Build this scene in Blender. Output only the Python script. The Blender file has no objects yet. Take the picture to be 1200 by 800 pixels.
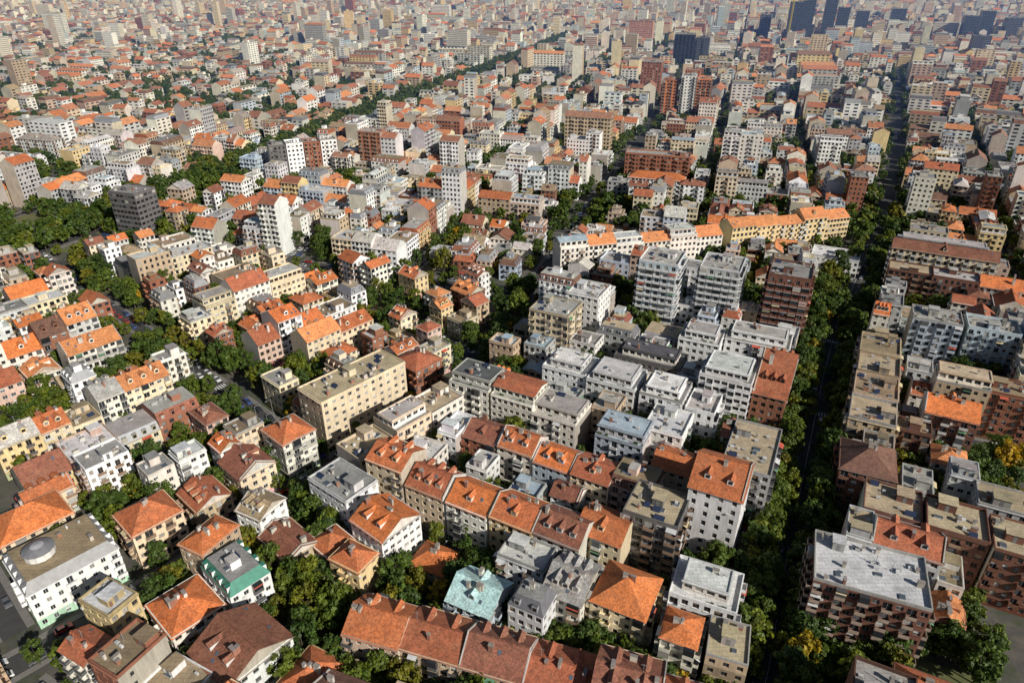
import bpy, math, random, time
from mathutils import Vector, Matrix
T0=time.time()
R=random.Random(11)
scene=bpy.context.scene
COL=scene.collection
rad=math.radians
# ---------------------------------------------------------------- world, sun, camera
SUN_AZ=(0.70,-0.71); SUN_EL=32.5
w=bpy.data.worlds.new("World"); scene.world=w; w.use_nodes=True
nt=w.node_tree; nt.nodes.clear()
sky=nt.nodes.new('ShaderNodeTexSky'); sky.sky_type='NISHITA'; sky.sun_disc=False
sky.sun_elevation=rad(SUN_EL); sky.sun_rotation=math.atan2(SUN_AZ[0],SUN_AZ[1])
bg=nt.nodes.new('ShaderNodeBackground'); bg.inputs['Strength'].default_value=0.05
wo=nt.nodes.new('ShaderNodeOutputWorld')
nt.links.new(sky.outputs[0],bg.inputs[0]); nt.links.new(bg.outputs[0],wo.inputs[0])
sl=bpy.data.lights.new("sun",'SUN'); sl.energy=5.0; sl.angle=rad(0.5); sl.color=(1,0.95,0.86)
so=bpy.data.objects.new("sun",sl); COL.objects.link(so)
ce=math.cos(rad(SUN_EL)); sv=Vector((SUN_AZ[0]*ce,SUN_AZ[1]*ce,math.sin(rad(SUN_EL))))
so.rotation_euler=(-sv).to_track_quat('-Z','Y').to_euler()
cd=bpy.data.cameras.new("camera"); cam=bpy.data.objects.new("camera",cd); COL.objects.link(cam)
cam.location=(0,0,150); cam.rotation_euler=(rad(90-29),0,0)
cd.sensor_width=36; cd.lens=36*811/1200; cd.clip_end=60000; cd.clip_start=0.5
scene.camera=cam
scene.view_settings.view_transform='Standard'; scene.view_settings.look='None'; scene.view_settings.exposure=0

# ---------------------------------------------------------------- materials
class NT:
    def __init__(s,name):
        m=bpy.data.materials.new(name); m.use_nodes=True; s.m=m; s.t=m.node_tree; s.n=s.t.nodes; s.l=s.t.links
        s.b=s.n['Principled BSDF']
    def new(s,t,**k):
        n=s.n.new(t)
        for a,v in k.items(): setattr(n,a,v)
        return n
    def noise(s,vec,scale,detail=3,rough=0.6):
        n=s.new('ShaderNodeTexNoise'); n.inputs['Scale'].default_value=scale; n.inputs['Detail'].default_value=detail
        n.inputs['Roughness'].default_value=rough
        if vec is not None: s.l.new(vec,n.inputs['Vector'])
        return n.outputs['Fac']
    def rng(s,x,a,b,c,d):
        n=s.new('ShaderNodeMapRange'); s.l.new(x,n.inputs[0])
        for i,v in zip((1,2,3,4),(a,b,c,d)): n.inputs[i].default_value=v
        return n.outputs[0]
    def mul(s,a,b):
        n=s.new('ShaderNodeMath',operation='MULTIPLY')
        for i,x in enumerate((a,b)):
            if isinstance(x,(int,float)): n.inputs[i].default_value=x
            else: s.l.new(x,n.inputs[i])
        return n.outputs[0]
    def scalecol(s,c,f):
        n=s.new('ShaderNodeVectorMath',operation='SCALE'); s.l.new(c,n.inputs[0]); s.l.new(f,n.inputs['Scale']); return n.outputs[0]
    def mix(s,f,a,b):
        n=s.new('ShaderNodeMix',data_type='RGBA')
        for i,x in ((0,f),(6,a),(7,b)):
            if isinstance(x,(int,float)): n.inputs[i].default_value=x
            elif isinstance(x,tuple): n.inputs[i].default_value=(*x,1)
            else: s.l.new(x,n.inputs[i])
        return n.outputs[2]
    def mapv(s,vec,sc):
        n=s.new('ShaderNodeMapping'); s.l.new(vec,n.inputs[0]); n.inputs['Scale'].default_value=sc; return n.outputs[0]
    def bump(s,h,st,d):
        n=s.new('ShaderNodeBump'); n.inputs['Strength'].default_value=st; n.inputs['Distance'].default_value=d
        s.l.new(h,n.inputs['Height']); s.l.new(n.outputs[0],s.b.inputs['Normal'])
    def base(s,c): s.l.new(c,s.b.inputs['Base Color'])
    def attr(s):
        n=s.new('ShaderNodeAttribute',attribute_name='col'); return n.outputs['Color']
    def co(s): return s.new('ShaderNodeNewGeometry').outputs['Position']
def mk_wall():
    s=NT("plaster_wall"); c=s.attr(); p=s.co()
    a=s.rng(s.noise(s.mapv(p,(1.1,1.1,.16)),1,5,.7),.32,.66,.74,1.10)
    b=s.rng(s.noise(p,.12,3),.3,.7,.90,1.14)
    g=s.rng(s.noise(s.mapv(p,(.5,.5,.3)),1.3,5,.75),.58,.74,0,.35)
    s.base(s.mix(g,s.scalecol(c,s.mul(a,b)),(.24,.20,.15))); s.b.inputs['Roughness'].default_value=.9
    s.bump(s.noise(p,5,3),.25,.05); return s.m
def mk_tile():
    s=NT("clay_roof_tiles"); c=s.attr(); p=s.co()
    v=s.new('ShaderNodeTexVoronoi'); v.inputs['Scale'].default_value=2.6; s.l.new(p,v.inputs[0])
    g=s.new('ShaderNodeSeparateColor'); s.l.new(v.outputs['Color'],g.inputs[0])
    a=s.rng(g.outputs[0],0,1,.70,1.30)
    b=s.rng(s.noise(p,.35,5,.7),.3,.72,.68,1.3)
    cc=s.scalecol(c,s.mul(a,b))
    hue=s.rng(s.noise(p,.22,4,.7),.46,.72,0,.5); cc=s.mix(hue,cc,s.scalecol(s.mix(.5,c,(.36,.20,.11)),a))
    lich=s.rng(s.noise(p,.9,5,.75),.56,.78,0,.6)
    s.base(s.mix(lich,cc,(.13,.09,.06))); s.b.inputs['Roughness'].default_value=.85
    s.bump(s.noise(s.mapv(p,(1,1,3)),4,3),.6,.12); return s.m
def mk_flat():
    s=NT("flat_roof_covering"); c=s.attr(); p=s.co()
    a=s.rng(s.noise(p,.25,5,.7),.3,.7,.66,1.22)
    b=s.rng(s.noise(p,2.2,4,.7),.3,.7,.82,1.12)
    br=s.new('ShaderNodeTexBrick'); br.inputs['Scale'].default_value=.22; br.inputs['Mortar Size'].default_value=.012
    br.inputs['Color1'].default_value=(1,1,1,1); br.inputs['Color2'].default_value=(.84,.84,.84,1); br.inputs['Mortar'].default_value=(.6,.6,.6,1)
    s.l.new(p,br.inputs['Vector'])
    f=s.new('ShaderNodeSeparateColor'); s.l.new(br.outputs['Color'],f.inputs[0])
    pud=s.rng(s.noise(p,.5,4,.6),.6,.66,0,.35)
    s.base(s.mix(pud,s.scalecol(c,s.mul(s.mul(a,b),f.outputs[0])),(.13,.12,.11))); s.b.inputs['Roughness'].default_value=.8
    s.bump(s.noise(p,2,3),.3,.05); return s.m
def mk_glass():
    s=NT("window_glass"); s.base(s.attr()); s.b.inputs['Roughness'].default_value=.18
    s.b.inputs['Specular IOR Level'].default_value=.6; return s.m
def mk_metal():
    s=NT("painted_metal"); c=s.attr(); p=s.co()
    s.base(s.scalecol(c,s.rng(s.noise(p,.8,4),.3,.7,.75,1.1))); s.b.inputs['Roughness'].default_value=.5; return s.m
MATS=[mk_wall(),mk_tile(),mk_flat(),mk_glass(),mk_metal()]
WALL,TILE,FLAT,GLASS,METAL=range(5)
def mk_leaf():
    s=NT("foliage"); c=s.attr(); oi=s.new('ShaderNodeObjectInfo')
    r=s.new('ShaderNodeValToRGB'); s.l.new(oi.outputs['Random'],r.inputs[0]); cr=r.color_ramp
    cr.elements[0].position=0; cr.elements[0].color=(.55,.75,.6,1)
    cr.elements[1].position=1; cr.elements[1].color=(2.1,1.3,.5,1)
    for p_,c_ in ((.3,(.8,.95,.7)),(.6,(1.1,1.15,.7)),(.8,(1.4,1.3,.6)),(.93,(1.8,1.45,.5))):
        e=cr.elements.new(p_); e.color=(*c_,1)
    m=s.new('ShaderNodeVectorMath',operation='MULTIPLY'); s.l.new(c,m.inputs[0]); s.l.new(r.outputs[0],m.inputs[1])
    s.base(m.outputs[0]); s.b.inputs['Roughness'].default_value=.6
    tr=s.new('ShaderNodeBsdfTranslucent'); s.l.new(m.outputs[0],tr.inputs[0])
    mx=s.new('ShaderNodeMixShader'); mx.inputs[0].default_value=.35
    s.l.new(s.b.outputs[0],mx.inputs[1]); s.l.new(tr.outputs[0],mx.inputs[2])
    s.l.new(mx.outputs[0],s.n['Material Output'].inputs[0]); return s.m
LEAF=mk_leaf()
def plain(name,col,rough=.8,nz=None):
    s=NT(name)
    if nz:
        p=s.co(); c=s.mix(s.rng(s.noise(p,nz[0],5,.7),.3,.7,0,1),col,nz[1]); s.base(c)
    else: s.b.inputs['Base Color'].default_value=(*col,1)
    s.b.inputs['Roughness'].default_value=rough; return s.m
BARK=plain("bark",(.09,.065,.045))
ASPH=plain("asphalt",(.04,.04,.042),.85,(.4,(.065,.063,.06)))
PAVE=plain("pavement_slabs",(.14,.13,.12),.9,(.6,(.20,.19,.175)))
PAINT=plain("road_paint",(.6,.6,.58))
LAWN=plain("lawn",(.07,.10,.028),.95,(.06,(.14,.13,.055)))
def mk_ground():
    s=NT("city_ground"); p=s.co()
    a=s.mix(s.rng(s.noise(p,.045,5,.7),.44,.56,0,1),(.04,.058,.02),(.11,.098,.08))
    b=s.mix(s.rng(s.noise(p,.3,5,.7),.42,.6,0,1),a,(.07,.067,.062))
    s.base(b); s.b.inputs['Roughness'].default_value=.95; return s.m
GROUND=mk_ground()
# ---------------------------------------------------------------- mesh builder
class MB:
    def __init__(s): s.v=[];s.f=[];s.m=[];s.c=[];s.tr=None
    def set(s,x,y,a): s.tr=(x,y,math.cos(a),math.sin(a))
    def poly(s,pts,m,c):
        i=len(s.v)
        if s.tr:
            x0,y0,ca,sa=s.tr
            for x,y,z in pts: s.v.append((x0+x*ca-y*sa,y0+x*sa+y*ca,z))
        else: s.v.extend(pts)
        s.f.append(tuple(range(i,i+len(pts)))); s.m.append(m); s.c.append(c)
    def box(s,x,y,z0,z1,sx,sy,m,c,mt=None,ct=None,bottom=False):
        a,b,d,e=x-sx/2,x+sx/2,y-sy/2,y+sy/2
        if mt is None: mt=m
        if ct is None: ct=c
        P=s.poly
        P([(a,d,z0),(b,d,z0),(b,d,z1),(a,d,z1)],m,c); P([(b,d,z0),(b,e,z0),(b,e,z1),(b,d,z1)],m,c)
        P([(b,e,z0),(a,e,z0),(a,e,z1),(b,e,z1)],m,c); P([(a,e,z0),(a,d,z0),(a,d,z1),(a,e,z1)],m,c)
        P([(a,d,z1),(b,d,z1),(b,e,z1),(a,e,z1)],mt,ct)
        if bottom: P([(a,e,z0),(b,e,z0),(b,d,z0),(a,d,z0)],m,c)
    def mesh(s,name,mats):
        me=bpy.data.meshes.new(name); me.from_pydata(s.v,[],s.f)
        for m in mats: me.materials.append(m)
        me.polygons.foreach_set('material_index',s.m)
        at=me.attributes.new('col','FLOAT_COLOR','FACE'); buf=[]
        for c in s.c: buf.extend((c[0],c[1],c[2],1.0))
        at.data.foreach_set('color',buf); me.update(); return me
def link(name,me,loc=(0,0,0),rot=0,sc=1):
    o=bpy.data.objects.new(name,me); o.location=loc; o.rotation_euler=(0,0,rot)
    o.scale=(sc,sc,sc) if isinstance(sc,(int,float)) else sc
    COL.objects.link(o); return o
def jit(c,a=.1):
    k=1+R.uniform(-a,a); return tuple(max(.01,min(.85,x*k*(1+R.uniform(-.03,.03)))) for x in c)
WALLS=dict(cream=(.72,.60,.42),white=(.84,.83,.80),off=(.77,.72,.64),yellow=(.68,.52,.28),grey=(.42,.42,.42),pink=(.60,.44,.35),
  brick=(.29,.115,.065),tan=(.50,.385,.26),blue=(.48,.55,.62),dark=(.15,.14,.14),dbrick=(.18,.08,.052),lgrey=(.62,.62,.61))
TILES=[(.58,.165,.047),(.46,.135,.048),(.35,.105,.05),(.24,.09,.055),(.60,.23,.085),(.16,.08,.057)]
FLATS=dict(grey=(.31,.30,.29),mid=(.45,.43,.40),beige=(.50,.41,.27),brown=(.32,.24,.15),dark=(.11,.11,.115),light=(.66,.66,.65),
  blue=(.40,.50,.57),white=(.80,.79,.77),teal=(.42,.62,.62),green=(.05,.24,.17))
def gcol(dark=False):
    r=R.random()
    if r<.70 or dark: k=R.uniform(.010,.035); return (k,k*1.1,k*1.25)
    if r<.87: k=R.uniform(.05,.12); return (k,k*1.05,k*1.1)
    k=R.uniform(.22,.45); return (k,k*.96,k*.88)
# ---------------------------------------------------------------- facades
def facade(mb,ax,ay,bx,by,z0,floors,fh,P,lod,blank=False):
    L=math.hypot(bx-ax,by-ay); dx,dy=(bx-ax)/L,(by-ay)/L; nx,ny=dy,-dx
    wc=P['wall']; z1=z0+floors*fh; dk=P.get('dk',False)
    def pt(u,z,o=0): return (ax+dx*u+nx*o,ay+dy*u+ny*o,z)
    q=mb.poly
    if blank or L<2.4:
        c=jit(P.get('side',wc),.08); q([pt(0,z0),pt(L,z0),pt(L,z1),pt(0,z1)],WALL,c)
        if lod>=2 and L>6 and R.random()<.6:
            u=L*R.uniform(.2,.7)
            for f in range(1,floors):
                z=z0+f*fh+1
                q([pt(u,z,.03),pt(u+.8,z,.03),pt(u+.8,z+1.1,.03),pt(u,z+1.1,.03)],GLASS,gcol())
        return
    bw=P['bay']; n=max(1,round(L/bw)); bw=L/n; ww=min(P['ww'],bw*.8); wh=P['wh']; sill=P['sill']
    if lod==0:
        q([pt(0,z0),pt(L,z0),pt(L,z1),pt(0,z1)],WALL,wc)
        for f in range(floors):
            z=z0+f*fh+sill
            if P['far']:
                q([pt(.8,z,.06),pt(L-.8,z,.06),pt(L-.8,z+wh*.6,.06),pt(.8,z+wh*.6,.06)],GLASS,tuple(.3*x+.02 for x in wc)); continue
            m=max(1,n//2); b2=L/m
            for i in range(m):
                u=b2*(i+.5)-b2*.25
                q([pt(u,z,.06),pt(u+b2*.5,z,.06),pt(u+b2*.5,z+wh*.9,.06),pt(u,z+wh*.9,.06)],GLASS,gcol())
        return
    bal=P['bal']; bset=set()
    if bal and n>=3:
        k=P['balstep']; off=P['baloff']
        bset={i for i in range(n) if (i%k)==off%k}
    if lod==1: q([pt(0,z0),pt(L,z0),pt(L,z1),pt(0,z1)],WALL,wc)
    for f in range(floors):
        zf=z0+f*fh; base=(f==0 and z0<1)
        cc=P['gcol'] if base else (P['acc'] if (P['band'] and f%2) else wc)
        for i in range(n):
            u0=bw*i; u1=u0+bw; b=(i in bset and not base)
            w_=ww; s_=sill; h_=wh
            if b: s_=.15; h_=2.2; w_=min(ww*1.3,bw*.85)
            if base and P['shop']: s_=.4; h_=2.3; w_=bw*.8
            c0=(u0+u1)/2; a0=c0-w_/2; a1=c0+w_/2; za=zf+s_; zb=min(za+h_,zf+fh-.25)
            if lod==2:
                r=-.22
                q([pt(u0,zf),pt(u1,zf),pt(a1,za),pt(a0,za)],WALL,cc); q([pt(u1,zf),pt(u1,zf+fh),pt(a1,zb),pt(a1,za)],WALL,cc)
                q([pt(u1,zf+fh),pt(u0,zf+fh),pt(a0,zb),pt(a1,zb)],WALL,cc); q([pt(u0,zf+fh),pt(u0,zf),pt(a0,za),pt(a0,zb)],WALL,cc)
                fc=P['frame']
                q([pt(a0,za),pt(a1,za),pt(a1,za,r),pt(a0,za,r)],WALL,cc); q([pt(a1,za),pt(a1,zb),pt(a1,zb,r),pt(a1,za,r)],WALL,cc)
                q([pt(a1,zb),pt(a0,zb),pt(a0,zb,r),pt(a1,zb,r)],WALL,cc); q([pt(a0,zb),pt(a0,za),pt(a0,za,r),pt(a0,zb,r)],WALL,cc)
                q([pt(a0,za,r),pt(a1,za,r),pt(a1,zb,r),pt(a0,zb,r)],METAL,fc)
                g=gcol(); e=.09; md=(a0+a1)/2; r2=r+.02
                zt=zb-e
                if R.random()<.22: zt=zb-e-(zb-za)*R.uniform(.2,.6)
                q([pt(a0+e,za+e,r2),pt(md-.04,za+e,r2),pt(md-.04,zt,r2),pt(a0+e,zt,r2)],GLASS,g)
                q([pt(md+.04,za+e,r2),pt(a1-e,za+e,r2),pt(a1-e,zt,r2),pt(md+.04,zt,r2)],GLASS,g)
                rr=R.random()
                if rr<.09 and not base and not b:
                    boxw(mb,pt,u0+.05,u0+.75,zf+.6,zf+1.15,.35,METAL,(.6,.6,.58))
                elif P['sills'] and not base and not b:
                    boxw(mb,pt,a0-.12,a1+.12,za-.1,za-.01,.14,WALL,P['acc'])
            else:
                q([pt(a0,za,.04),pt(a1,za,.04),pt(a1,zb,.04),pt(a0,zb,.04)],GLASS,gcol(dk))
            if b:
                d=1.15; e0=u0+bw*.04; e1=u1-bw*.04
                bc=P['balc']; hh=1.0
                if R.random()<.15 and lod==2:
                    boxw(mb,pt,e0+.03,e1-.03,zf+hh,zf+fh-.2,d-.05,GLASS,gcol())
                boxw(mb,pt,e0,e1,zf-.15,zf+.02,d,WALL,P['acc'])
                t=.08
                q([pt(e0,zf+.02,d),pt(e1,zf+.02,d),pt(e1,zf+hh,d),pt(e0,zf+hh,d)],METAL,bc)
                q([pt(e1,zf+.02,d-t),pt(e0,zf+.02,d-t),pt(e0,zf+hh,d-t),pt(e1,zf+hh,d-t)],METAL,bc)
                q([pt(e0,zf+hh,d),pt(e1,zf+hh,d),pt(e1,zf+hh,d-t),pt(e0,zf+hh,d-t)],METAL,bc)
                q([pt(e0,zf+.02,0),pt(e0,zf+.02,d),pt(e0,zf+hh,d),pt(e0,zf+hh,0)],METAL,bc)
                q([pt(e1,zf+.02,d),pt(e1,zf+.02,0),pt(e1,zf+hh,0),pt(e1,zf+hh,d)],METAL,bc)
                if lod==2 and R.random()<.12:
                    ac=R.choice([(.5,.1,.06),(.12,.25,.15),(.6,.5,.3),(.55,.55,.55)]); q([pt(e0,zf+fh-.35,.05),pt(e1,zf+fh-.35,.05),pt(e1,zf+fh-.9,d+.2),pt(e0,zf+fh-.9,d+.2)],METAL,ac)
    if lod==2 and P['band2']:
        boxw(mb,pt,0,L,z0+fh-.12,z0+fh+.1,.16,WALL,P['acc'])
    if lod>=1 and P['corn']:
        boxw(mb,pt,0,L,z1-.3,z1-.02,.28,WALL,P['acc'])
def boxw(mb,pt,u0,u1,z0,z1,d,m,c):
    q=mb.poly
    q([pt(u0,z0,d),pt(u1,z0,d),pt(u1,z1,d),pt(u0,z1,d)],m,c)
    q([pt(u0,z1,d),pt(u1,z1,d),pt(u1,z1,0),pt(u0,z1,0)],m,c)
    q([pt(u0,z0,0),pt(u1,z0,0),pt(u1,z0,d),pt(u0,z0,d)],m,c)
    q([pt(u0,z0,0),pt(u0,z0,d),pt(u0,z1,d),pt(u0,z1,0)],m,c)
    q([pt(u1,z0,d),pt(u1,z0,0),pt(u1,z1,0),pt(u1,z1,d)],m,c)
def chimney(mb,x,y,z0,z1):
    c=jit(R.choice([(.3,.14,.09),(.50,.46,.40),(.4,.36,.3),(.58,.55,.49)]),.15); sx=R.uniform(.5,.9); sy=R.uniform(.6,1.8)
    if R.random()<.5: sx,sy=sy,sx
    mb.box(x,y,z0,z1,sx,sy,WALL,c); mb.box(x,y,z1,z1+.12,sx+.16,sy+.16,WALL,jit((.25,.22,.2)),bottom=True)
def clutter(mb,W,D,z,lod,n):
    for _ in range(n):
        x=R.uniform(-W/2+1.2,W/2-1.2); y=R.uniform(-D/2+1.2,D/2-1.2); r=R.random()
        if r<.35: chimney(mb,x,y,z,z+R.uniform(.9,1.8))
        elif r<.68:
            k=R.uniform(.35,.7); mb.box(x,y,z+.15,z+.15+R.uniform(.5,.9),R.uniform(.7,1.2),R.uniform(.4,.8),METAL,(k,k,k*.98),bottom=True)
        elif r<.82: mb.box(x,y,z,z+.35,R.uniform(1,2.2),R.uniform(1,1.8),METAL,(.45,.46,.47),GLASS,(.08,.1,.12))
        elif r<.9 and lod==2:
            sx=R.uniform(1.5,3); mb.poly([(x-sx/2,y-.8,z+.2),(x+sx/2,y-.8,z+.2),(x+sx/2,y+.6,z+1.0),(x-sx/2,y+.6,z+1.0)],GLASS,(.03,.04,.08)); mb.box(x,y+.6,z,z+.95,sx*.9,.08,METAL,(.4,.4,.4))
        elif lod==2:
            mb.box(x,y,z,z+R.uniform(2,4),.09,.09,METAL,(.3,.3,.3)); mb.box(x,y,z+1.8,z+1.86,1.2,.07,METAL,(.3,.3,.3),bottom=True)
def roof_slope(mb,W,D,z,rise,kind,col,P,lod,ox=.05,ridge='x'):
    o=.45; hw,hd=W/2+ox,D/2+o; zz=z-rise/(D/2)*o; q=mb.poly; wc=P['wall']; t=.18
    zr=z+rise
    if kind=='gable':
        q([(-hw,-hd,zz),(hw,-hd,zz),(hw,0,zr),(-hw,0,zr)],TILE,col); q([(hw,hd,zz),(-hw,hd,zz),(-hw,0,zr),(hw,0,zr)],TILE,col)
        for s in (-1,1):
            x=s*W/2
            q([(x,-D/2,z),(x,D/2,z),(x,0,zr-.05)],WALL,jit(P.get('side',wc)))
            if ox>.2: q([(s*hw,-hd,zz),(s*hw,0,zr),(s*hw,0,zr-t),(s*hw,-hd,zz-t)],WALL,(.3,.25,.2)); q([(s*hw,hd,zz),(s*hw,0,zr),(s*hw,0,zr-t),(s*hw,hd,zz-t)],WALL,(.3,.25,.2))
        if lod>=1:
            mb.box(0,0,zr-.08,zr+.1,W+2*ox,.3,TILE,tuple(x*.8 for x in col))
            if lod==2 and R.random()<.45:
                for s in (-1,1):
                    if R.random()<.6:
                        x=s*(W/2-.1); pw=jit((.46,.43,.39)); 
                        for sg in (-1,1):
                            q([(x-.14,sg*D/2,z+.35),(x+.14,sg*D/2,z+.35),(x+.14,0,zr+.35),(x-.14,0,zr+.35)],WALL,pw)
                            for xx in (x-.14,x+.14): q([(xx,sg*D/2,z-.1),(xx,sg*D/2,z+.35),(xx,0,zr+.35),(xx,0,zr-.1)],WALL,pw)
    else:
        hw=W/2+o; r=max(0,hw-hd)
        q([(-hw,-hd,zz),(hw,-hd,zz),(r,0,zr),(-r,0,zr)],TILE,col); q([(hw,hd,zz),(-hw,hd,zz),(-r,0,zr),(r,0,zr)],TILE,col)
        q([(hw,-hd,zz),(hw,hd,zz),(r,0,zr)],TILE,col); q([(-hw,hd,zz),(-hw,-hd,zz),(-r,0,zr)],TILE,col)
        if lod==2: mb.box(0,0,zr-.08,zr+.1,2*r+.2,.3,TILE,tuple(x*.8 for x in col))
    for s in (-1,1):
        q([(-hw,s*hd,zz-t),(hw,s*hd,zz-t),(hw,s*hd,zz),(-hw,s*hd,zz)],METAL,(.33,.28,.24))
        if kind!='gable': q([(s*hw,-hd,zz-t),(s*hw,hd,zz-t),(s*hw,hd,zz),(s*hw,-hd,zz)],METAL,(.33,.28,.24))
    if lod>=1: q([(-hw,-hd,zz-t),(hw,-hd,zz-t),(hw,hd,zz-t),(-hw,hd,zz-t)],WALL,(.35,.31,.27))
    sl=rise/(D/2)
    def zs(y): return z+rise-abs(y)*sl
    if lod==0: return
    xm=W/2-1 if kind=='gable' else max(.5,W/2-D/2)
    for _ in range(R.randint(1,4) if lod==2 else R.randint(0,2)):
        x=R.uniform(-xm,xm); y=R.uniform(-D*.25,D*.25); chimney(mb,x,y,zs(y)-.6,zr+R.uniform(.3,1.0))
    if lod==2 and R.random()<.5:
        x=R.uniform(-xm,xm); mb.box(x,0,zr,zr+2.6,.08,.08,METAL,(.3,.3,.3)); mb.box(x,0,zr+2.2,zr+2.26,1.3,.06,METAL,(.3,.3,.3),bottom=True)
    if kind=='gable' or W>D+3:
        nd=R.choice([0,1,2,2,3]) if lod==2 else R.choice([0,0,1])
        for side in ((-1,1) if R.random()<.4 else (R.choice([-1,-1,1]),)):
          for i in range(nd):
            x=-xm+(i+.5)*2*xm/nd; yf=side*D*.34; zf=zs(yf); hh=1.45; yb=side*D*.02; ym=(yf+yb)/2
            mb.box(x,ym,zf-.5,zf+hh,1.7,abs(yf-yb),WALL,wc)
            e=yf+side*.03
            q([(x-.55,e,zf+.3),(x+.55,e,zf+.3),(x+.55,e,zf+1.25),(x-.55,e,zf+1.25)],GLASS,gcol())
            yo=yf+side*.25
            q([(x-1.05,yo,zf+hh-.02),(x,yo,zf+hh+.75),(x,yb,zf+hh+.75),(x-1.05,yb,zf+hh-.02)],TILE,col)
            q([(x+1.05,yo,zf+hh-.02),(x,yo,zf+hh+.75),(x,yb,zf+hh+.75),(x+1.05,yb,zf+hh-.02)],TILE,col)
            q([(x-.85,yf,zf+hh),(x+.85,yf,zf+hh),(x,yf,zf+hh+.62)],WALL,wc)
        if R.random()<.6:
            for i in range(R.randint(1,4)):
                x=R.uniform(-xm,xm); sgn=R.choice([-1,1]); y=sgn*D*R.uniform(.12,.4); dy=.6
                q([(x-.4,y-dy*.7,zs(y-dy*.7)+.08),(x+.4,y-dy*.7,zs(y-dy*.7)+.08),(x+.4,y+dy*.7,zs(y+dy*.7)+.08),(x-.4,y+dy*.7,zs(y+dy*.7)+.08)],GLASS,(.1,.13,.17))
def parapet(mb,W,D,z,h,c,t=.28,x=0,y=0):
    mb.box(x,y-D/2+t/2,z-.05,z+h,W,t,WALL,c); mb.box(x,y+D/2-t/2,z-.05,z+h,W,t,WALL,c)
    mb.box(x-W/2+t/2,y,z-.05,z+h-.003,t,D-2*t,WALL,c); mb.box(x+W/2-t/2,y,z-.05,z+h-.003,t,D-2*t,WALL,c)
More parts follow.
